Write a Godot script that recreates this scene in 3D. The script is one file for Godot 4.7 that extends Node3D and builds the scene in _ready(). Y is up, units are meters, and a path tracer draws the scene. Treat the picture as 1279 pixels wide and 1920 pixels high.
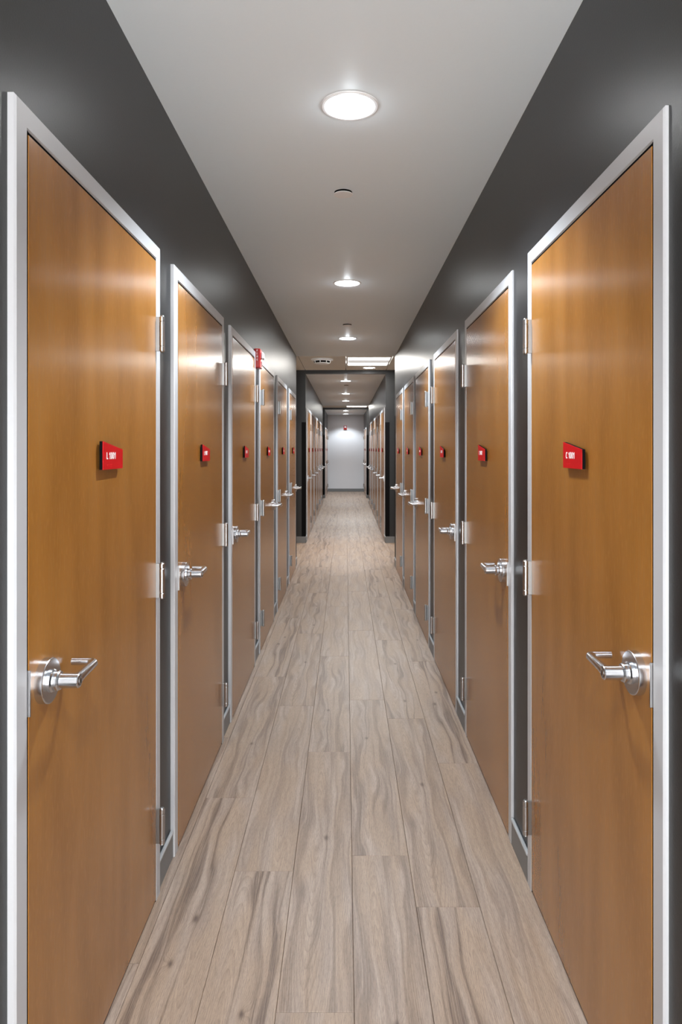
extends Node3D
# A long corridor of storage doors. Depth d runs away from the camera, so z = -d.

const EYE := 1.508
const H := 2.722          # ceiling height
const WD := 0.632         # door faces stand this far from the middle of the corridor
const WL := 0.648         # left wall plane
const WR := 0.642         # right wall plane
const HX := 2.777         # ceiling height in the crossings
const DW := 0.91          # door leaf
const DH := 2.134
const PW := 0.2095        # floor plank
const PL := 1.567
const FB := -0.0102       # top of the subfloor, under the planks

var M := {}
var taken := {}
var rng := RandomNumberGenerator.new()

# ---------------------------------------------------------------- helpers
func P(x: float, y: float, d: float) -> Vector3:
	return Vector3(x, y, -d)

func new_st() -> SurfaceTool:
	var st := SurfaceTool.new()
	st.begin(Mesh.PRIMITIVE_TRIANGLES)
	return st

# one triangle whose front faces along n
func tri(st: SurfaceTool, a: Vector3, b: Vector3, c: Vector3, na: Vector3, nb: Vector3, nc: Vector3, ua := Vector2.ZERO, ub := Vector2.ZERO, uc := Vector2.ZERO) -> void:
	var g := (c - a).cross(b - a)
	if g.dot(na + nb + nc) < 0.0:
		var t := b; b = c; c = t
		var tn := nb; nb = nc; nc = tn
		var tu := ub; ub = uc; uc = tu
	st.set_normal(na); st.set_uv(ua); st.add_vertex(a)
	st.set_normal(nb); st.set_uv(ub); st.add_vertex(b)
	st.set_normal(nc); st.set_uv(uc); st.add_vertex(c)

func uv_of(p: Vector3, n: Vector3) -> Vector2:
	var a := n.abs()
	if a.x >= a.y and a.x >= a.z:
		return Vector2(p.z, -p.y)
	if a.y >= a.z:
		return Vector2(p.x, p.z)
	return Vector2(p.x, -p.y)

func face(st: SurfaceTool, pts: Array, n: Vector3) -> void:
	n = n.normalized()
	for i in range(1, pts.size() - 1):
		tri(st, pts[0], pts[i], pts[i + 1], n, n, n, uv_of(pts[0], n), uv_of(pts[i], n), uv_of(pts[i + 1], n))

# a box from lo to hi with chamfered edges
func box(st: SurfaceTool, lo: Vector3, hi: Vector3, bev := 0.0) -> void:
	var c := (lo + hi) * 0.5
	var h := (hi - lo).abs() * 0.5
	bev = minf(bev, minf(h.x, minf(h.y, h.z)) * 0.9)
	var axes := [Vector3.RIGHT, Vector3.UP, Vector3.BACK]
	for k in 3:
		var u: Vector3 = axes[(k + 1) % 3]
		var v: Vector3 = axes[(k + 2) % 3]
		var w: Vector3 = axes[k]
		var hu: float = h[(k + 1) % 3]
		var hv: float = h[(k + 2) % 3]
		var hw: float = h[k]
		for s in [-1.0, 1.0]:
			var q := []
			for e in [[-1, -1], [1, -1], [1, 1], [-1, 1]]:
				q.append(c + w * (s * hw) + u * (e[0] * (hu - bev)) + v * (e[1] * (hv - bev)))
			face(st, q, w * s)
		if bev > 0.0:
			for a in [-1.0, 1.0]:
				for b in [-1.0, 1.0]:
					var q2 := []
					for e2 in [-1.0, 1.0]:
						q2.append(c + w * (e2 * (hw - bev)) + u * (a * hu) + v * (b * (hv - bev)))
					for e2 in [1.0, -1.0]:
						q2.append(c + w * (e2 * (hw - bev)) + u * (a * (hu - bev)) + v * (b * hv))
					face(st, q2, u * a + v * b)
	if bev > 0.0:
		for a in [-1.0, 1.0]:
			for b in [-1.0, 1.0]:
				for e in [-1.0, 1.0]:
					face(st, [c + Vector3(a * h.x, b * (h.y - bev), e * (h.z - bev)), c + Vector3(a * (h.x - bev), b * h.y, e * (h.z - bev)), c + Vector3(a * (h.x - bev), b * (h.y - bev), e * h.z)], Vector3(a, b, e))

# box given in x, y, depth
func dbox(st: SurfaceTool, x0: float, x1: float, y0: float, y1: float, d0: float, d1: float, bev := 0.0) -> void:
	box(st, Vector3(minf(x0, x1), minf(y0, y1), -maxf(d0, d1)), Vector3(maxf(x0, x1), maxf(y0, y1), -minf(d0, d1)), bev)

# turned profile: points (radius, height) about axis `up` from `at`
func lathe(st: SurfaceTool, prof: Array, at: Vector3, up: Vector3, seg := 32, flip := false) -> void:
	up = up.normalized()
	var side := (Vector3.RIGHT if absf(up.x) < 0.8 else Vector3.UP).cross(up).normalized()
	var other := up.cross(side)
	for i in prof.size() - 1:
		var p: Vector2 = prof[i]
		var q: Vector2 = prof[i + 1]
		var t := (q - p).normalized()
		var nr := t.y
		var nh := -t.x
		if flip:
			nr = -nr; nh = -nh
		for k in seg:
			var a0 := TAU * k / seg
			var a1 := TAU * (k + 1) / seg
			var e0 := side * cos(a0) + other * sin(a0)
			var e1 := side * cos(a1) + other * sin(a1)
			var n0 := e0 * nr + up * nh
			var n1 := e1 * nr + up * nh
			var A := at + e0 * p.x + up * p.y
			var B := at + e1 * p.x + up * p.y
			var C := at + e1 * q.x + up * q.y
			var D := at + e0 * q.x + up * q.y
			var u0 := Vector2(float(k) / seg, p.y)
			if p.x > 1e-6:
				tri(st, A, B, C, n0, n1, n1, u0, u0 + Vector2(1.0 / seg, 0), u0)
			if q.x > 1e-6:
				tri(st, A, C, D, n0, n1, n0, u0, u0, u0 + Vector2(0.01, 0.01))

# rod swept along points with a radius at each
func rod(st: SurfaceTool, pts: Array, rad: Array, seg := 16) -> void:
	var rings := []
	var nrm := []
	var ref := Vector3.UP
	for i in pts.size():
		var t: Vector3
		if i == 0:
			t = pts[1] - pts[0]
		elif i == pts.size() - 1:
			t = pts[i] - pts[i - 1]
		else:
			t = (pts[i + 1] - pts[i]).normalized() + (pts[i] - pts[i - 1]).normalized()
		t = t.normalized()
		var s := (ref - t * ref.dot(t)).normalized()
		ref = s
		var o := t.cross(s)
		var ring := []
		var rn := []
		for k in seg:
			var a := TAU * k / seg
			var e := s * cos(a) + o * sin(a)
			ring.append(pts[i] + e * rad[i])
			rn.append(e)
		rings.append(ring); nrm.append(rn)
	for i in pts.size() - 1:
		for k in seg:
			var j := (k + 1) % seg
			tri(st, rings[i][k], rings[i][j], rings[i + 1][j], nrm[i][k], nrm[i][j], nrm[i + 1][j], Vector2(0, 0), Vector2(0, 0.1), Vector2(0.1, 0.1))
			tri(st, rings[i][k], rings[i + 1][j], rings[i + 1][k], nrm[i][k], nrm[i + 1][j], nrm[i + 1][k], Vector2(0, 0), Vector2(0.1, 0.1), Vector2(0.1, 0))
	face(st, rings[0], pts[0] - pts[1])
	face(st, rings[-1], pts[-1] - pts[-2])

# a mitred frame bar: back outline and the smaller front outline left by its chamfers
func mitre_bar(st: SurfaceTool, outline: Array, front: Array) -> void:
	var loops := []
	for z in [-0.13, -0.004, 0.0]:
		var l := []
		for p in (outline if z < -0.001 else front):
			l.append(Vector3(p.x, p.y, z))
		loops.append(l)
	var c := Vector3.ZERO
	for p in outline:
		c += Vector3(p.x, p.y, -0.06) / outline.size()
	face(st, loops[2], Vector3.BACK)
	for i in 2:
		for j in outline.size():
			var q := (j + 1) % outline.size()
			var pts := [loops[i][j], loops[i][q], loops[i + 1][q], loops[i + 1][j]]
			var n: Vector3 = (pts[1] - pts[0]).cross(pts[3] - pts[0]).normalized()
			if n.dot((pts[0] + pts[1]) * 0.5 - c) < 0.0:
				n = -n
			face(st, pts, n)

# a flat outline (local x, y) pushed out along z
func slab(st: SurfaceTool, outline: Array, z0: float, z1: float) -> void:
	var c := Vector2.ZERO
	for p in outline:
		c += p
	c /= outline.size()
	var f := []
	var b := []
	for p in outline:
		f.append(Vector3(p.x, p.y, z1)); b.append(Vector3(p.x, p.y, z0))
	face(st, f, Vector3.BACK)
	face(st, b, Vector3.FORWARD)
	for i in outline.size():
		var j := (i + 1) % outline.size()
		var m: Vector2 = (outline[i] + outline[j]) * 0.5 - c
		var e: Vector2 = outline[j] - outline[i]
		var n := Vector2(e.y, -e.x)
		if n.dot(m) < 0.0:
			n = -n
		face(st, [b[i], b[j], f[j], f[i]], Vector3(n.x, n.y, 0))

func numbered(called: String) -> String:
	if not taken.has(called):
		taken[called] = 0
		return called
	taken[called] += 1
	return "%s_%03d" % [called, taken[called]]

func part(called: String, st: SurfaceTool, m: Material, parent: Node, label := "") -> MeshInstance3D:
	return part_mesh(called, st.commit(), m, parent, label)

func part_mesh(called: String, mesh: Mesh, m: Material, parent: Node, label := "") -> MeshInstance3D:
	var o := MeshInstance3D.new()
	o.name = called
	o.mesh = mesh
	o.material_override = m
	o.cast_shadow = GeometryInstance3D.SHADOW_CASTING_SETTING_ON
	if label:
		o.set_meta("label", label)
	parent.add_child(o, true)
	return o

func tag(o: Node, label: String, category: String, group := "", kind := "") -> void:
	o.set_meta("label", label)
	o.set_meta("category", category)
	if group:
		o.set_meta("group", group)
	if kind:
		o.set_meta("kind", kind)

func thing(called: String, label: String, category: String, at: Vector3, turn := 0.0, group := "", kind := "") -> Node3D:
	var o := Node3D.new()
	o.name = numbered(called)
	add_child(o)
	o.position = at
	o.rotation.y = turn
	tag(o, label, category, group, kind)
	return o

func whole(called: String, st: SurfaceTool, m: Material, label: String, category: String, kind := "", group := "") -> MeshInstance3D:
	var o := part(numbered(called), st, m, self)
	tag(o, label, category, group, kind)
	return o

# ---------------------------------------------------------------- materials
func plain(c: Color, rough: float, metal := 0.0, spec := 0.5) -> StandardMaterial3D:
	var m := StandardMaterial3D.new()
	m.albedo_color = c
	m.roughness = rough
	m.metallic = metal
	m.metallic_specular = spec
	return m

func noise(s: int, f: float, oct := 1) -> FastNoiseLite:
	var n := FastNoiseLite.new()
	n.seed = s
	n.frequency = f
	n.noise_type = FastNoiseLite.TYPE_SIMPLEX_SMOOTH
	n.fractal_type = FastNoiseLite.FRACTAL_FBM if oct > 1 else FastNoiseLite.FRACTAL_NONE
	n.fractal_octaves = oct
	return n

# greyed oak laminate: growth rings of a tilted log, knots, long dark streaks, fibres
func oak(s: int) -> ImageTexture:
	var w := 256
	var h := 1536
	var r := RandomNumberGenerator.new()
	r.seed = 77 + s * 13
	var uc := r.randf_range(0.05, 0.16)
	var h0 := r.randf_range(-0.02, 0.02)
	var tilt := r.randf_range(0.035, 0.06) * (1.0 if r.randf() < 0.5 else -1.0)
	var dark_amount := [0.35, 0.75, 0.15, 1.0, 0.25, 0.6][s % 6] as float
	var knots := []
	for i in [1, 2, 0, 2, 1, 1][s % 6]:
		knots.append(Vector3(r.randf_range(0.04, 0.17), r.randf_range(0.2, 1.35), r.randf_range(0.008, 0.014)))
	var nw := noise(s * 7 + 1, 1.0, 2)
	var nb := noise(s * 7 + 2, 1.0, 3)
	var nf := noise(s * 7 + 3, 1.0, 2)
	var np := noise(s * 7 + 4, 1.0)
	var nm := noise(s * 7 + 5, 1.0, 2)
	var light := Vector3(159, 142, 129)
	var mid := Vector3(130, 113, 101)
	var dark := Vector3(80, 63, 53)
	var tan := Vector3(150, 128, 108)
	var data := PackedByteArray()
	data.resize(w * h * 3)
	var at := 0
	for y in h:
		var v := y * PL / h
		var hh := h0 + (v - 0.78) * tilt
		for x in w:
			var u := x * PW / w
			var warp := nw.get_noise_2d(u * 9.0, v * 1.7)
			var du := u - uc + warp * 0.007
			var rad := sqrt(du * du + hh * hh) + warp * 0.004
			var kd := 0.0
			for k in knots:
				var dx: float = u - k.x
				var dy: float = (v - k.y) * 0.5
				var q: float = (dx * dx + dy * dy) / (k.z * k.z)
				rad += exp(-q / 4.0) * 0.026
				kd += exp(-q * 2.2)
			var t := rad / 0.0044
			t -= floorf(t)
			var ring := t * t * t * (1.0 - smoothstep(0.92, 1.0, t))
			var b := nb.get_noise_2d(u * 16.0 + warp * 0.4, v * 0.42)
			var m2 := nm.get_noise_2d(u * 40.0 + warp * 1.2, v * 1.1)
			var line := nf.get_noise_2d(u * 240.0 + warp * 1.3, v * 2.6)
			var fib := nf.get_noise_2d(u * 430.0, v * 9.0 + 40.0)
			var pore := np.get_noise_2d(u * 620.0, v * 26.0)
			var streak := smoothstep(0.04, 0.42, b + m2 * 0.18) * dark_amount
			var col := light.lerp(mid, clampf(0.5 + m2 * 0.7 + b * 0.5 + line * 0.45 + fib * 0.2, 0.0, 1.0))
			col = col.lerp(tan, clampf(0.30 + warp * 0.9, 0.0, 0.6))
			col = col.lerp(dark, clampf(streak * (0.40 + line * 0.55) + ring * (0.22 + streak * 0.25) + kd * 0.8, 0.0, 0.92))
			var f := 1.0 + fib * 0.10 + line * 0.05
			if pore > 0.38:
				f -= 0.10
			col *= f
			data[at] = int(clampf(col.x, 0, 255))
			data[at + 1] = int(clampf(col.y, 0, 255))
			data[at + 2] = int(clampf(col.z, 0, 255))
			at += 3
	return ImageTexture.create_from_image(Image.create_from_data(w, h, false, Image.FORMAT_RGB8, data))

# stained birch veneer, grain upright
func veneer(s: int) -> ImageTexture:
	var w := 512
	var h := 1024
	var n1 := noise(s + 1, 1.0, 3)
	var n2 := noise(s + 2, 1.0, 2)
	var n3 := noise(s + 3, 1.0)
	var base := Vector3(152, 101, 41)
	var deep := Vector3(124, 78, 26)
	var pale := Vector3(168, 118, 60)
	var data := PackedByteArray()
	data.resize(w * h * 3)
	var at := 0
	for y in h:
		var v := y * DH / h
		for x in w:
			var u := x * DW / w
			var a := n1.get_noise_2d(u * 5.0, v * 1.1)
			var b := n2.get_noise_2d(u * 210.0, v * 6.0)
			var c := n3.get_noise_2d(u * 90.0, v * 26.0)
			var k := a * 0.6 + b * 0.5
			var col := base.lerp(deep, clampf(k, 0, 1)).lerp(pale, clampf(-k, 0, 1))
			col = col.lerp(pale, smoothstep(0.2, 0.95, c) * 0.22)
			col *= 1.0 + b * 0.08
			data[at] = int(clampf(col.x, 0, 255))
			data[at + 1] = int(clampf(col.y, 0, 255))
			data[at + 2] = int(clampf(col.z, 0, 255))
			at += 3
	return ImageTexture.create_from_image(Image.create_from_data(w, h, false, Image.FORMAT_RGB8, data))

func bumpy(m: StandardMaterial3D, freq: float, depth: float, s := 5) -> StandardMaterial3D:
	var t := NoiseTexture2D.new()
	t.width = 512; t.height = 512
	t.seamless = true
	t.noise = noise(s, freq, 3)
	m.uv1_triplanar = true
	m.uv1_world_triplanar = true
	m.uv1_scale = Vector3(2.0, 2.0, 2.0)
	m.heightmap_enabled = true
	m.heightmap_scale = depth
	m.heightmap_texture = t
	return m

func glow(c: Color, e: float) -> StandardMaterial3D:
	var m := plain(Color(0.9, 0.9, 0.9), 0.5)
	m.emission_enabled = true
	m.emission = c
	m.emission_energy_multiplier = e
	return m

func make_materials() -> void:
	M.ceiling = bumpy(plain(Color(0.93, 0.972, 1.0), 0.5, 0.0, 0.5), 0.08, 0.015)
	M.wall = bumpy(plain(Color(0.115, 0.117, 0.122), 0.36, 0.0, 0.45), 0.14, 0.012)
	M.end_wall = bumpy(plain(Color(0.80, 0.80, 0.815), 0.6), 0.08, 0.02)
	M.side_wall = plain(Color(0.72, 0.68, 0.62), 0.7)
	M.subfloor = plain(Color(0.10, 0.085, 0.075), 0.9)
	M.frame = bumpy(plain(Color(0.70, 0.705, 0.72), 0.38), 0.05, 0.006)
	M.base = plain(Color(0.42, 0.425, 0.43), 0.42)
	M.bead = plain(Color(0.62, 0.63, 0.64), 0.36)
	M.guard = plain(Color(0.035, 0.035, 0.04), 0.7, 0.0, 0.2)
	M.dark = plain(Color(0.03, 0.03, 0.03), 0.9, 0.0, 0.15)
	M.chrome = plain(Color(0.80, 0.81, 0.83), 0.24, 1.0)
	M.steel = plain(Color(0.72, 0.725, 0.735), 0.30, 1.0)
	M.red = plain(Color(0.74, 0.0, 0.07), 0.4, 0.0, 0.35)
	M.alarm_red = plain(Color(0.70, 0.04, 0.04), 0.35)
	M.leaf = plain(Color(0.55, 0.555, 0.56), 0.38, 1.0)
	M.black = plain(Color(0.035, 0.03, 0.035), 0.7, 0.0, 0.2)
	M.white = plain(Color(0.92, 0.92, 0.92), 0.5)
	M.trim = plain(Color(0.95, 0.96, 0.97), 0.5)
	M.tile = bumpy(plain(Color(0.90, 0.89, 0.87), 0.9), 0.2, 0.03)
	M.bar = plain(Color(0.80, 0.80, 0.80), 0.5)
	M.clear = plain(Color(0.92, 0.92, 0.95), 0.15)
	M.reflector = glow(Color(1, 1, 1), 20.0)
	M.lens = glow(Color(0.86, 0.92, 1.0), 0.9)
	M.tube = glow(Color(1, 0.99, 0.97), 7.0)
	M.basket = glow(Color(1, 1, 1), 0.4)
	M.oak = []
	for s in 6:
		var m := StandardMaterial3D.new()
		m.albedo_texture = oak(s)
		m.roughness = 0.45
		m.metallic_specular = 0.45
		M.oak.append(m)
	M.door = []
	for s in 2:
		var m := StandardMaterial3D.new()
		m.albedo_texture = veneer(40 + s * 9)
		m.uv1_scale = Vector3(1.0 / DW, 1.0 / DH, 1)
		m.uv1_offset = Vector3(0.5, 0, 0)
		m.roughness = 0.25
		m.anisotropy_enabled = true
		m.anisotropy = 0.8
		m.metallic_specular = 0.35
		m.clearcoat_enabled = true
		m.clearcoat = 0.55
		m.clearcoat_roughness = 0.26
		M.door.append(m)

# ---------------------------------------------------------------- setting
# a wall block along the corridor on side s (-1 left, 1 right), with door openings
func wall_block(s: float, d0: float, d1: float, doors: Array) -> SurfaceTool:
	var st := new_st()
	var x: float = s * (WL if s < 0 else WR)
	var xb := s * 0.80
	var xe := s * 2.6
	var at := d0
	for d in doors:
		dbox(st, x, xb, FB, H, at, d - 0.03)
		dbox(st, x, xb, DH + 0.03, H, d - 0.03, d + DW + 0.03)
		at = d + DW + 0.03
	dbox(st, x, xb, FB, H, at, d1)
	dbox(st, xb, s * 0.86, FB, H, d0, d1)
	# the faces that look into the crossings
	dbox(st, s * 0.86, xe, FB, HX, d0, d0 + 0.12)
	dbox(st, s * 0.86, xe, FB, HX, d1 - 0.12, d1)
	return st

# ceiling underside with round holes for the lamps (x, d), closed above
func ceiling_strip(st: SurfaceTool, x0: float, x1: float, y: float, d0: float, d1: float, holes: Array, r: float) -> void:
	var q := 0.2
	var at := d0
	for hole in holes:
		var hx: float = hole.x
		var hd: float = hole.y
		rect(st, x0, x1, y, at, hd - q)
		rect(st, x0, hx - q, y, hd - q, hd + q)
		rect(st, hx + q, x1, y, hd - q, hd + q)
		var seg := 48
		for k in seg:
			var a0 := TAU * k / seg
			var a1 := TAU * (k + 1) / seg
			var pts := []
			for a in [a0, a1]:
				pts.append(P(hx + cos(a) * r, y, hd + sin(a) * r))
			for a in [a1, a0]:
				var e := q / maxf(absf(cos(a)), absf(sin(a)))
				pts.append(P(hx + cos(a) * e, y, hd + sin(a) * e))
			face(st, pts, Vector3.DOWN)
		at = hd + q
	rect(st, x0, x1, y, at, d1)
	dbox(st, x0, x1, y + 0.12, y + 0.2, d0, d1)

func rect(st: SurfaceTool, x0: float, x1: float, y: float, d0: float, d1: float) -> void:
	if x1 - x0 > 1e-4 and d1 - d0 > 1e-4:
		face(st, [P(x0, y, d0), P(x1, y, d0), P(x1, y, d1), P(x0, y, d1)], Vector3.DOWN)

func plank_mesh(flip_u: bool, flip_v: bool) -> ArrayMesh:
	var st := new_st()
	var w := PW * 0.5 - 0.0004
	var l := PL * 0.5 - 0.0004
	var b := 0.0011
	var y0 := -0.010
	var top := [Vector3(-w + b, 0, -l + b), Vector3(w - b, 0, -l + b), Vector3(w - b, 0, l - b), Vector3(-w + b, 0, l - b)]
	var mid := [Vector3(-w, -b, -l), Vector3(w, -b, -l), Vector3(w, -b, l), Vector3(-w, -b, l)]
	var uv := func(p: Vector3) -> Vector2:
		var u := clampf(p.x / PW + 0.5, 0.003, 0.997)
		var v := clampf(p.z / PL + 0.5, 0.001, 0.999)
		return Vector2(1 - u if flip_u else u, 1 - v if flip_v else v)
	var n := Vector3.UP
	tri(st, top[0], top[1], top[2], n, n, n, uv.call(top[0]), uv.call(top[1]), uv.call(top[2]))
	tri(st, top[0], top[2], top[3], n, n, n, uv.call(top[0]), uv.call(top[2]), uv.call(top[3]))
	for i in 4:
		var j := (i + 1) % 4
		var o: Vector3 = (mid[i] + mid[j]).normalized()
		o.y = 0
		o = o.normalized()
		var nb := (o + Vector3.UP).normalized()
		tri(st, top[i], top[j], mid[j], nb, nb, nb, uv.call(top[i]), uv.call(top[j]), uv.call(mid[j]))
		tri(st, top[i], mid[j], mid[i], nb, nb, nb, uv.call(top[i]), uv.call(mid[j]), uv.call(mid[i]))
		var bi := Vector3(mid[i].x, y0, mid[i].z)
		var bj := Vector3(mid[j].x, y0, mid[j].z)
		tri(st, mid[i], mid[j], bj, o, o, o, uv.call(mid[i]), uv.call(mid[j]), uv.call(mid[j]))
		tri(st, mid[i], bj, bi, o, o, o, uv.call(mid[i]), uv.call(mid[j]), uv.call(mid[i]))
	return st.commit()

func lay_floor(d_start: float, d_end: float, crossings: Array) -> void:
	var st := new_st()
	dbox(st, -2.7, 2.7, -0.08, -0.0102, d_start, d_end)
	var fl := whole("floor", st, M.subfloor, "grey-brown oak plank floor running the length of the corridor", "floor", "structure")
	var meshes := [plank_mesh(false, false), plank_mesh(true, false), plank_mesh(false, true), plank_mesh(true, true)]
	var phase := {-4: 0.43, -3: 1.378, -2: 0.867, -1: 0.257, 0: 0.960, 1: 0.676, 2: 0.136, 3: 1.15}
	var last := -1
	for c in range(-11, 12):
		var xc := 0.0224 + PW * (c + 0.5)
		if absf(xc) > 2.5:
			continue
		var ph: float = phase[c] if phase.has(c) else fposmod(c * 0.617, PL)
		var k := int(floor((d_start - ph) / PL))
		while ph + k * PL < d_end:
			var dc := ph + (k + 0.5) * PL
			k += 1
			if absf(xc) > 0.75:
				var seen := false
				for x in crossings:
					seen = seen or (dc + PL * 0.5 > x[0] and dc - PL * 0.5 < x[1])
				if not seen:
					continue
			if dc - PL * 0.5 < d_start - 0.6 or dc + PL * 0.5 > d_end + 1.4:
				continue
			var v := rng.randi_range(0, 5)
			if v == last:
				v = (v + 1) % 6
			last = v
			if xc < -0.15 and xc > -0.7 and rng.randf() < 0.5:
				v = [1, 3, 5][rng.randi_range(0, 2)]
			elif absf(xc) < 0.15 and v in [1, 3]:
				v = [0, 2, 4][rng.randi_range(0, 2)]
			var o := part_mesh("plank", meshes[rng.randi_range(0, 3)], M.oak[v], fl)
			o.position = Vector3(xc, 0, -dc)

# ---------------------------------------------------------------- doors
# A door seen from the corridor: local x to the right, y up, z out of the wall; hs = side of the handle.
func door_parts(root: Node3D, hs: float, veneer_index: int) -> void:
	var e := DW * 0.5
	var g := 0.0035
	var gt := 0.0075
	var f := 0.05
	var T := DH + gt
	for s in [-1.0, 1.0]:
		var st := new_st()
		var a: float = s * (e + g)
		var b: float = s * (e + g + f)
		var k: float = 0.004 * s
		mitre_bar(st, [Vector2(a, 0), Vector2(b, 0), Vector2(b, T + f), Vector2(a, T)], [Vector2(a + k, 0), Vector2(b - k, 0), Vector2(b - k, T + f - 0.004), Vector2(a + k, T + 0.004)])
		part("frame_jamb", st, M.frame, root)
	var hd := new_st()
	var o := e + g + f
	var n := e + g
	mitre_bar(hd, [Vector2(-o, T + f), Vector2(o, T + f), Vector2(n, T), Vector2(-n, T)], [Vector2(-o + 0.004, T + f - 0.004), Vector2(o - 0.004, T + f - 0.004), Vector2(n + 0.004, T + 0.004), Vector2(-n - 0.004, T + 0.004)])
	part("frame_head", hd, M.frame, root)
	var gk := new_st()  # door stop and strips coloured black for the shade in the deep gap
	for s in [-1.0, 1.0]:
		var a2: float = s * (e + g)
		var c: float = s * (e - 0.014)
		box(gk, Vector3(minf(a2, c), 0.0, -0.10), Vector3(maxf(a2, c), DH - 0.0142, -0.050))
		box(gk, Vector3(minf(a2, s * (e + 0.0002)), 0.0, -0.05), Vector3(maxf(a2, s * (e + 0.0002)), DH + gt, -0.0015))
	box(gk, Vector3(-e - g, DH - 0.014, -0.10), Vector3(e + g, DH + gt, -0.050))
	box(gk, Vector3(-e, DH + 0.0005, -0.05), Vector3(e, DH + gt, -0.003))
	part("gap_shade", gk, M.dark, root, "door stop and black strips standing for the shade in the gap round the leaf")
	var lf := new_st()
	box(lf, Vector3(-e, 0.010, -0.044), Vector3(e, DH, 0.0), 0.0007)
	part("door_leaf", lf, M.door[veneer_index], root, "orange-brown wood veneer door leaf with upright grain")
	# hinges on the other side
	var hx := -hs * (e + 0.002)
	for yc in [0.252, 1.07, 1.891]:
		var st := new_st()
		for s in [-1.0, 1.0]:
			var x0: float = hx + s * 0.0022
			box(st, Vector3(x0 - 0.0012, yc - 0.057, -0.03), Vector3(x0 + 0.0012, yc + 0.057, 0.014), 0.0005)
		var hinge := part("hinge", st, M.leaf, root)
		var kn := new_st()
		var at := Vector3(hx, yc - 0.058, 0.020)
		var cuts := [0.0, 0.017, 0.099, 0.116]
		for k in 3:
			var y0: float = cuts[k] + 0.0004
			var y1: float = cuts[k + 1] - 0.0004
			lathe(kn, [Vector2(0, y0), Vector2(0.0080, y0), Vector2(0.0090, y0 + 0.001), Vector2(0.0090, y1 - 0.001), Vector2(0.0080, y1), Vector2(0, y1)], at, Vector3.UP, 24)
		part("knuckle", kn, M.steel, hinge)
		var pin := new_st()
		lathe(pin, [Vector2(0, -0.003), Vector2(0.006, -0.003), Vector2(0.007, -0.0015), Vector2(0.006, 0.0), Vector2(0.006, 0.116), Vector2(0.0075, 0.1165), Vector2(0.0065, 0.119), Vector2(0, 0.1195)], at, Vector3.UP, 20)
		part("hinge_pin", pin, M.steel, hinge)
	# lever handle
	var c := Vector3(hs * (e - 0.067), 1.024, 0.0)
	var rs := new_st()
	lathe(rs, [Vector2(0, 0), Vector2(0.0465, 0), Vector2(0.0465, 0.0155), Vector2(0.0458, 0.0166), Vector2(0.0445, 0.0172), Vector2(0.026, 0.0172), Vector2(0, 0.0172)], c, Vector3.BACK, 48)
	var handle := part("lever_handle", rs, M.chrome, root, "satin chrome lever handle on a round rose")
	var nk := new_st()
	lathe(nk, [Vector2(0, 0.017), Vector2(0.0235, 0.017), Vector2(0.0235, 0.021), Vector2(0.0205, 0.024), Vector2(0.0205, 0.033), Vector2(0.0185, 0.036), Vector2(0.0155, 0.037), Vector2(0.0150, 0.074), Vector2(0.0138, 0.076), Vector2(0.0105, 0.0765), Vector2(0.0105, 0.0745), Vector2(0, 0.0745)], c, Vector3.BACK, 36)
	part("lever_neck", nk, M.chrome, handle)
	var cy := new_st()
	lathe(cy, [Vector2(0, 0.074), Vector2(0.0085, 0.074), Vector2(0.0085, 0.0775), Vector2(0.0075, 0.0782), Vector2(0, 0.0782)], c, Vector3.BACK, 24)
	part("lock_cylinder", cy, M.steel, handle)
	var ks := new_st()
	box(ks, c + Vector3(-0.001, -0.005, 0.0780), c + Vector3(0.001, 0.005, 0.0786))
	part("keyhole", ks, M.black, handle)
	var t := -hs
	var lv := new_st()
	var z := 0.066
	var pts := [c + Vector3(t * 0.006, 0.0, z), c + Vector3(t * 0.03, 0.001, z), c + Vector3(t * 0.108, 0.002, z - 0.001), c + Vector3(t * 0.116, 0.002, z - 0.004), c + Vector3(t * 0.1205, 0.002, z - 0.010), c + Vector3(t * 0.121, 0.002, z - 0.018), c + Vector3(t * 0.121, 0.002, 0.011)]
	rod(lv, pts, [0.0125, 0.0105, 0.0088, 0.0085, 0.0082, 0.0080, 0.0078], 20)
	part("lever", lv, M.chrome, handle)
	# strike plate with its curved lip beside the lock
	var sp := new_st()
	var sx := hs * (e + 0.0025)
	box(sp, Vector3(sx - 0.0012, 0.975, -0.03), Vector3(sx + 0.0012, 1.067, 0.005), 0.0005)
	part("strike_plate", sp, M.steel, root)

func door_sign(root: Node3D, text: String) -> void:
	var outline := [Vector2(-0.076, 0), Vector2(-0.076, 0.073), Vector2(0.076, 0.052), Vector2(0.076, 0)]
	var inner := [Vector2(-0.064, 0.008), Vector2(-0.064, 0.061), Vector2(0.064, 0.043), Vector2(0.064, 0.008)]
	var st := new_st()
	slab(st, inner, 0.0, 0.004)
	slab(st, outline, 0.004, 0.0118)
	part("sign_body", st, M.black, root, "black edge and backing of the sign")
	var fc := new_st()
	slab(fc, outline, 0.0118, 0.0135)
	part("sign_face", fc, M.red, root, "red trapezoid face")
	if text == "":
		return
	var lt := part_mesh("lettering", text_mesh(text, 0.0175, 0.001), M.white, root)
	lt.position = Vector3(-0.053, 0.0205, 0.0134)
	var br := new_st()
	for i in 9:
		for k in 3:
			if (i * 7 + k * 5 + i * k) % 3 != 0:
				lathe(br, [Vector2(0.0008, 0), Vector2(0.0006, 0.0005), Vector2(0, 0.0007)], Vector3(-0.046 + i * 0.0042 + (i % 2) * -0.0012, 0.0075 + k * 0.0023, 0.0135), Vector3.BACK, 6)
	part("braille", br, M.red, root)

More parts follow.
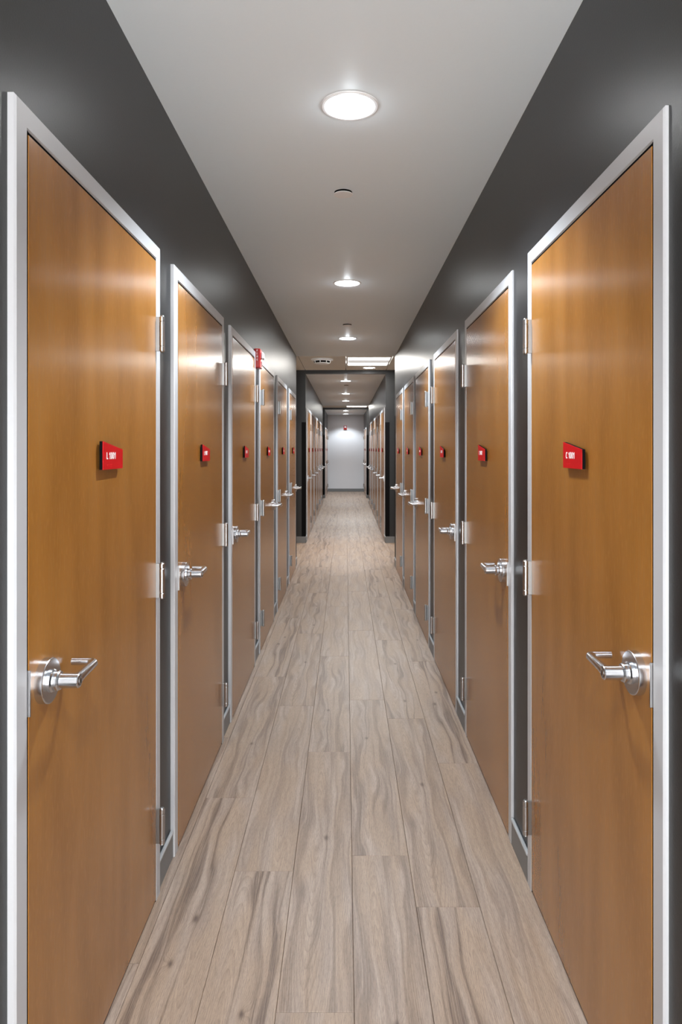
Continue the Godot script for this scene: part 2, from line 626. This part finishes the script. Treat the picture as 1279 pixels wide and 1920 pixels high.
func text_mesh(text: String, cap: float, depth: float) -> TextMesh:
	var fnt := SystemFont.new()
	fnt.font_names = PackedStringArray(["Droid Sans"])
	fnt.font_weight = 700
	var t := TextMesh.new()
	t.font = fnt
	t.text = text
	t.font_size = 64
	t.depth = depth
	t.horizontal_alignment = HORIZONTAL_ALIGNMENT_LEFT
	t.vertical_alignment = VERTICAL_ALIGNMENT_BOTTOM
	t.pixel_size = cap / 64.0 / 0.714
	t.curve_step = 1.0
	return t

# ---------------------------------------------------------------- lamps and fittings
func downlight(x: float, y: float, d: float, label: String, energy: float, col := Color(0.935, 0.975, 1.0), flush := false) -> void:
	var o := thing("ceiling_downlight", label, "ceiling light", P(x, y, d), 0.0, "round recessed downlights along the corridor ceiling")
	var tr := new_st()
	lathe(tr, [Vector2(0.0875, 0.004), Vector2(0.0875, -0.002), Vector2(0.090, -0.0045), Vector2(0.098, -0.0045), Vector2(0.1025, -0.002), Vector2(0.1030, 0.0)], Vector3.ZERO, Vector3.UP, 64, true)
	part("trim_ring", tr, M.trim, o)
	if flush:
		var fl := new_st()
		lathe(fl, [Vector2(0.0875, -0.002), Vector2(0.08, -0.004), Vector2(0, -0.006)], Vector3.ZERO, Vector3.UP, 32, true)
		part("lamp_lens", fl, M.reflector, o)
	else:
		var rf := new_st()
		lathe(rf, [Vector2(0.0875, 0.002), Vector2(0.084, 0.020), Vector2(0.074, 0.042), Vector2(0.058, 0.060)], Vector3.ZERO, Vector3.UP, 48, true)
		part("reflector", rf, M.reflector, o, "bright white reflector cone")
		var ln := new_st()
		lathe(ln, [Vector2(0.058, 0.060), Vector2(0.034, 0.066), Vector2(0, 0.069)], Vector3.ZERO, Vector3.UP, 32, true)
		part("lamp_lens", ln, M.lens, o)
	var l := SpotLight3D.new()
	l.name = "lamp_beam"
	l.light_energy = energy
	l.light_color = col
	l.light_size = 0.05
	l.spot_range = 30.0
	l.spot_attenuation = 2.0
	l.spot_angle = 60.0
	l.spot_angle_attenuation = 0.45
	l.shadow_enabled = true
	l.position = Vector3(0, -0.012, 0)
	l.rotation.x = -PI / 2
	o.add_child(l)
	# what the bright rim scatters over the ceiling round it
	var g := OmniLight3D.new()
	g.name = "rim_glow"
	g.light_energy = energy * 0.004
	g.light_color = col
	g.light_size = 0.02
	g.omni_range = 30.0
	g.omni_attenuation = 2.0
	g.shadow_enabled = true
	g.position = Vector3(0, -0.03, 0)
	o.add_child(g)

func troffer(x0: float, x1: float, d0: float, d1: float, label: String, energy: float) -> void:
	var c := P((x0 + x1) * 0.5, HX, (d0 + d1) * 0.5)
	var o := thing("ceiling_troffer", label, "ceiling light", c, 0.0, "")
	var hx := (x1 - x0) * 0.5
	var hd := (d1 - d0) * 0.5
	var fr := new_st()
	for s in [-1.0, 1.0]:
		box(fr, Vector3(minf(s * hx, s * (hx - 0.02)), -0.006, -hd), Vector3(maxf(s * hx, s * (hx - 0.02)), 0.01, hd), 0.002)
		box(fr, Vector3(-hx + 0.02, -0.006, minf(s * hd, s * (hd - 0.02))), Vector3(hx - 0.02, 0.01, maxf(s * hd, s * (hd - 0.02))), 0.002)
	part("troffer_frame", fr, M.trim, o)
	for s in [-1.0, 1.0]:
		var ln := new_st()
		box(ln, Vector3(-hx + 0.022, -0.001, minf(s * 0.16, s * (hd - 0.022))), Vector3(hx - 0.022, 0.008, maxf(s * 0.16, s * (hd - 0.022))), 0.001)
		part("light_panel", ln, M.tube, o)
	var bs := new_st()
	box(bs, Vector3(-hx + 0.022, -0.004, -0.158), Vector3(hx - 0.022, 0.008, 0.158), 0.003)
	part("lamp_basket", bs, M.basket, o)
	var l := AreaLight3D.new()
	l.name = "lamp_glow"
	l.area_size = Vector2(x1 - x0 - 0.04, d1 - d0 - 0.04)
	l.light_energy = energy
	l.light_color = Color(1.0, 0.985, 0.96)
	l.area_range = 30.0
	l.shadow_enabled = true
	l.position = Vector3(0, -0.012, 0)
	l.rotation.x = -PI / 2
	o.add_child(l)

func sprinkler(x: float, d: float, label: String) -> void:
	var o := thing("sprinkler_cover", label, "sprinkler", P(x, H, d), 0.0, "concealed sprinkler covers in the ceiling")
	var cup := new_st()
	lathe(cup, [Vector2(0.042, 0.0), Vector2(0.042, -0.009), Vector2(0.03, -0.009)], Vector3.ZERO, Vector3.UP, 32, true)
	part("gap_shade_cup", cup, M.dark, o)  # cup coloured black for the shade in the gap above the cover
	var cap := new_st()
	lathe(cap, [Vector2(0, -0.009), Vector2(0.044, -0.009), Vector2(0.0455, -0.0102), Vector2(0.0445, -0.012), Vector2(0, -0.013)], Vector3.ZERO, Vector3.UP, 48, true)
	part("cover_plate", cap, M.trim, o)

func alarm(at: Vector3, turn: float, label: String) -> void:
	var o := thing("fire_alarm", label, "fire alarm", at, turn)
	var st := new_st()
	box(st, Vector3(-0.056, 0.0, 0.0), Vector3(0.056, 0.135, 0.046), 0.005)
	part("alarm_body", st, M.alarm_red, o)
	var ln := new_st()
	box(ln, Vector3(-0.035, 0.062, 0.045), Vector3(0.035, 0.115, 0.066), 0.012)
	part("strobe_lens", ln, M.clear, o, "clear white strobe lens")
	var gr := new_st()
	for k in 5:
		box(gr, Vector3(-0.036, 0.012 + k * 0.008, 0.0455), Vector3(0.036, 0.0155 + k * 0.008, 0.048), 0.001)
	part("sounder_grille", gr, M.black, o)
	var y := 0.108
	for ch in ["F", "I", "R", "E"]:
		var t := part_mesh("lettering", text_mesh(ch, 0.014, 0.001), M.white, o)
		t.rotation.y = -PI / 2
		t.position = Vector3(-0.0562, y, 0.018)
		y -= 0.021

# ---------------------------------------------------------------- the scene
func _ready() -> void:
	rng.seed = 20
	# camera: 24 mm lens held level, the frame shifted down
	var cam := Camera3D.new()
	cam.name = "camera"
	var f := 1277.0
	cam.projection = Camera3D.PROJECTION_FRUSTUM
	cam.near = 0.05
	cam.far = 100.0
	cam.size = 1920.0 * cam.near / f
	cam.frustum_offset = Vector2(-9.0, -118.0) * (cam.near / f)
	cam.position = Vector3(0, EYE, 0)
	add_child(cam)
	cam.current = true
	var env := Environment.new()
	env.background_mode = Environment.BG_COLOR
	env.background_color = Color(1.0, 0.99, 0.98)
	env.background_energy_multiplier = 11.0  # unseen bright surround; enters the open end behind the camera to light the ceiling
	env.tonemap_mode = Environment.TONE_MAPPER_LINEAR
	env.tonemap_exposure = 1.1
	env.sdfgi_enabled = true
	env.ssao_enabled = true
	env.ssil_enabled = true
	var we := WorldEnvironment.new()
	we.name = "environment"
	we.environment = env
	add_child(we)
	var beam := 3.4
	var panel := 4.5

	make_materials()

	var start := -1.2
	var cross := [[8.9, 10.95], [19.05, 20.9]]
	var end := 24.2
	var near_left := [1.357, 2.570, 3.806, 5.060, 6.350, 7.660]
	var near_right := [1.407, 2.655, 3.940, 5.230, 6.410, 7.620]
	var far_doors := [11.26, 12.50, 13.75, 14.98, 16.23, 17.50]
	var last_doors := [21.30, 22.62]

	# ---- large structure
	lay_floor(start, end, cross)

	var lights_near := [Vector2(0.0, -0.12), Vector2(0.014, 2.41), Vector2(0.010, 4.98), Vector2(0.02, 7.47)]
	var lights_far := [Vector2(0.0, 12.13), Vector2(0.0, 14.93), Vector2(0.0, 17.16)]
	var lights_end := [Vector2(0.0, 21.6), Vector2(0.0, 23.5)]
	var sections := [[start, 8.9, lights_near, "nearest corridor section"], [10.95, 19.05, lights_far, "middle corridor section"], [20.9, end + 0.1, lights_end, "short last corridor section"]]
	for s in sections:
		var st := new_st()
		ceiling_strip(st, -0.8, 0.8, H, s[0], s[1], s[2], 0.0875)
		whole("ceiling", st, M.ceiling, "smooth white painted ceiling of the %s" % s[3], "ceiling", "structure")

	var blocks := [[start, 8.9, near_left, near_right, "nearest"], [10.95, 19.05, far_doors, far_doors, "middle"], [20.9, end + 0.1, last_doors, last_doors, "farthest"]]
	for b in blocks:
		whole("wall_left", wall_block(-1, b[0], b[1], b[2]), M.wall, "charcoal satin painted left wall of the %s corridor section" % b[4], "wall", "structure")
		whole("wall_right", wall_block(1, b[0], b[1], b[3]), M.wall, "charcoal satin painted right wall of the %s corridor section" % b[4], "wall", "structure")
	var ew := new_st()
	dbox(ew, -2.7, 2.7, -0.08, H + 0.2, end, end + 0.12)
	whole("wall_end", ew, M.end_wall, "pale grey wall closing the far end of the corridor", "wall", "structure")

	# crossings: tiled ceiling a little higher, dark fascia over the next section, side ends
	for i in 2:
		var d0: float = cross[i][0]
		var d1: float = cross[i][1]
		var nth := ["first", "second"][i] as String
		var st := new_st()
		dbox(st, -2.7, 2.7, HX + 0.03, HX + 0.12, d0 - 0.2, d1 + 0.2)
		var cl := whole("ceiling", st, M.bar, "suspended tile ceiling over the %s side crossing" % nth, "ceiling", "structure")
		var xs := [-2.6, -1.95, -1.3, -0.652, 0.0, 0.648, 1.3, 1.95, 2.6]
		var tx0 := 0.0
		var tx1 := 0.648
		var td0 := d0 + 0.5
		var td1 := d0 + 1.42
		for k in 8:
			var bands := [[d0 - 0.1, td0], [td0, td1], [td1, d1]]
			for bd in bands:
				if k == 4 and bd[0] == td0:
					continue
				var t := new_st()
				dbox(t, xs[k] + 0.004, xs[k + 1] - 0.004, HX, HX + 0.02, bd[0] + 0.003, bd[1] - 0.003, 0.002)
				part("ceiling_tile", t, M.tile, cl)
		troffer(tx0 + 0.01, tx1 - 0.01, td0 + 0.005, td1 - 0.005, "rectangular lit troffer in the %s tiled crossing ceiling" % nth, panel)
		var fs := new_st()
		dbox(fs, -0.86, 0.86, H - 0.001, HX + 0.03, d1, d1 + 0.1)
		whole("trim", fs, M.wall, "dark fascia strip where the %s crossing meets the lower ceiling" % nth, "trim", "structure")
		for s in [-1.0, 1.0]:
			var w := new_st()
			dbox(w, s * 2.6, s * 2.72, FB, HX + 0.1, d0 - 0.15, d1 + 0.15)
			whole("wall_left" if s < 0 else "wall_right", w, M.side_wall, "beige wall closing the %s end of the %s side crossing" % ["left" if s < 0 else "right", nth], "wall", "structure")

	# ---- baseboards
	for b in blocks:
		for s in [-1.0, 1.0]:
			var doors: Array = b[2] if s < 0 else b[3]
			var side := "left" if s < 0 else "right"
			var bb := thing("baseboard_" + side, "grey baseboard with a lighter top bead along the %s wall of the %s section" % [side, b[4]], "baseboard", Vector3.ZERO, 0.0, "", "structure")
			var at: float = b[0]
			var x: float = s * (WL if s < 0 else WR)
			var runs := []
			for d in doors:
				runs.append([at, d - 0.054])
				at = d + DW + 0.054
			runs.append([at, minf(b[1], end)])
			for r in runs:
				var st := new_st()
				dbox(st, x, x - s * 0.010, 0.0, 0.088, r[0], r[1], 0.0015)
				part("board", st, M.base, bb)
				var bd := new_st()
				dbox(bd, x, x - s * 0.013, 0.088, 0.102, r[0], r[1], 0.004)
				part("bead", bd, M.bead, bb)
			# round the corner into the crossing
			if b[0] > 0:
				var cn := new_st()
				dbox(cn, x, s * 2.6, 0.0, 0.102, b[0], b[0] - 0.010, 0.0015)
				part("board", cn, M.base, bb)
	var eb := new_st()
	dbox(eb, -0.66, 0.66, 0, 0.105, end, end - 0.012, 0.002)
	whole("baseboard_end", eb, M.base, "grey baseboard along the bottom of the pale end wall", "baseboard", "structure")

	# ---- doors and their signs
	var nth := ["nearest", "second", "third", "fourth", "fifth", "sixth"]
	var n := 0
	var number := 0
	for b in blocks:
		for s in [-1.0, 1.0]:
			var doors: Array = b[2] if s < 0 else b[3]
			var side := "left" if s < 0 else "right"
			for i in doors.size():
				var hs: float = s if i < 3 else -s
				n += 1
				var where := "%s door on the %s side of the %s corridor section" % [nth[i], side, b[4]]
				var dr := thing("door_%d" % n, "orange-brown veneer flush door in grey frame, %s" % where.replace(" door", ""), "door", P(s * WD, 0, doors[i] + DW * 0.5), -s * PI / 2, "veneered storage doors along the corridor", "structure")
				door_parts(dr, hs, (n + i) % 2)
				var sg := thing("door_sign", "red trapezoid number sign, %s" % where.replace(" corridor section", " section"), "sign", P(s * WD, 1.455, doors[i] + DW * 0.5), -s * PI / 2, "red door number signs")
				var text := ""
				if doors[i] < 9:
					text = "L %d" % (1001 + i) if s < 0 else "C %d" % (1001 + i)
				door_sign(sg, text)

	# ---- ceiling fittings
	var all_lights := [[lights_near[0], "downlight above the camera, nearest of the ceiling row"], [lights_near[1], "largest white round downlight, ahead of the first sprinkler cover"], [lights_near[2], "second round downlight, between the two nearer sprinkler covers"], [lights_near[3], "third round downlight, just before the first side crossing"], [lights_far[0], "first round downlight past the first side crossing"], [lights_far[1], "middle round downlight between the two side crossings"], [lights_far[2], "last round downlight before the second side crossing"], [lights_end[0], "round downlight just past the second side crossing"], [lights_end[1], "farthest round downlight, washing the pale end wall"]]
	for l in all_lights:
		downlight(l[0].x, H, l[0].y, l[1], beam * (0.7 if l[0].y > 23.0 else 1.15 if l[0].y > 10.0 else 1.0))
	sprinkler(-0.012, 3.22, "white round sprinkler cover between the two nearest downlights")
	sprinkler(0.014, 6.64, "small round sprinkler cover just before the third downlight")
	sprinkler(0.01, 12.95, "tiny round sprinkler cover past the first side crossing")

	# round supply diffuser hanging under the first crossing's tiles
	var df := thing("air_diffuser", "round white air diffuser with black slots under the first crossing ceiling", "air vent", P(-0.335, HX, 9.62))
	var p1 := new_st()
	lathe(p1, [Vector2(0.155, 0.0), Vector2(0.155, -0.012), Vector2(0.148, -0.02), Vector2(0.125, -0.022), Vector2(0.12, -0.03)], Vector3.ZERO, Vector3.UP, 40, true)
	part("diffuser_plate", p1, M.trim, df)
	var p2 := new_st()
	lathe(p2, [Vector2(0.118, -0.018), Vector2(0.112, -0.052), Vector2(0, -0.052)], Vector3.ZERO, Vector3.UP, 40, true)
	part("diffuser_throat", p2, M.dark, df, "black opening between the rings")
	var p3 := new_st()
	for k in 8:
		var a := TAU * k / 8.0 + 0.2
		var e := Vector3(cos(a), 0, sin(a))
		rod(p3, [e * 0.119 + Vector3(0, -0.02, 0), e * 0.113 + Vector3(0, -0.056, 0)], [0.006, 0.006], 8)
	lathe(p3, [Vector2(0.10, -0.050), Vector2(0.112, -0.056), Vector2(0.09, -0.068), Vector2(0, -0.074)], Vector3.ZERO, Vector3.UP, 40, true)
	part("diffuser_cone", p3, M.trim, df)

	# unseen lamps in the side arms, placed to light the first crossing
	downlight(-1.6, HX, 9.9, "unseen downlight in the left arm of the first side crossing", beam, Color(1.0, 0.86, 0.68), true)
	downlight(1.6, HX, 9.9, "unseen downlight in the right arm of the first side crossing", beam, Color(1.0, 0.97, 0.94), true)
	downlight(0.365, HX, 10.62, "small round downlight between the first troffer and the dark fascia", beam * 0.3, Color(1, 1, 1), true)

	# ---- alarms
	alarm(P(-WL, 2.082, 4.852), PI / 2, "red fire alarm high on left wall between third and fourth doors")
	alarm(P(-0.02, 2.20, end), 0.0, "small red and white fire alarm on the pale end wall")

	# ---- corner guards at the crossings
	for i in 2:
		for k in 2:
			for s in [-1.0, 1.0]:
				var d: float = cross[i][k]
				var x: float = s * (WL if s < 0 else WR)
				var st := new_st()
				var into := -1.0 if k == 0 else 1.0
				dbox(st, x, x - s * 0.003, 0.102, 1.94, d, d + into * 0.06, 0.001)
				dbox(st, x - s * 0.003, x + s * 0.062, 0.102, 1.94, d, d - into * 0.004, 0.001)
				whole("corner_guard", st, M.guard, "black corner guard at the %s %s corner of the %s side crossing" % ["near" if k == 0 else "far", "left" if s < 0 else "right", ["first", "second"][i]], "corner guard", "", "black corner guards at the side crossings")
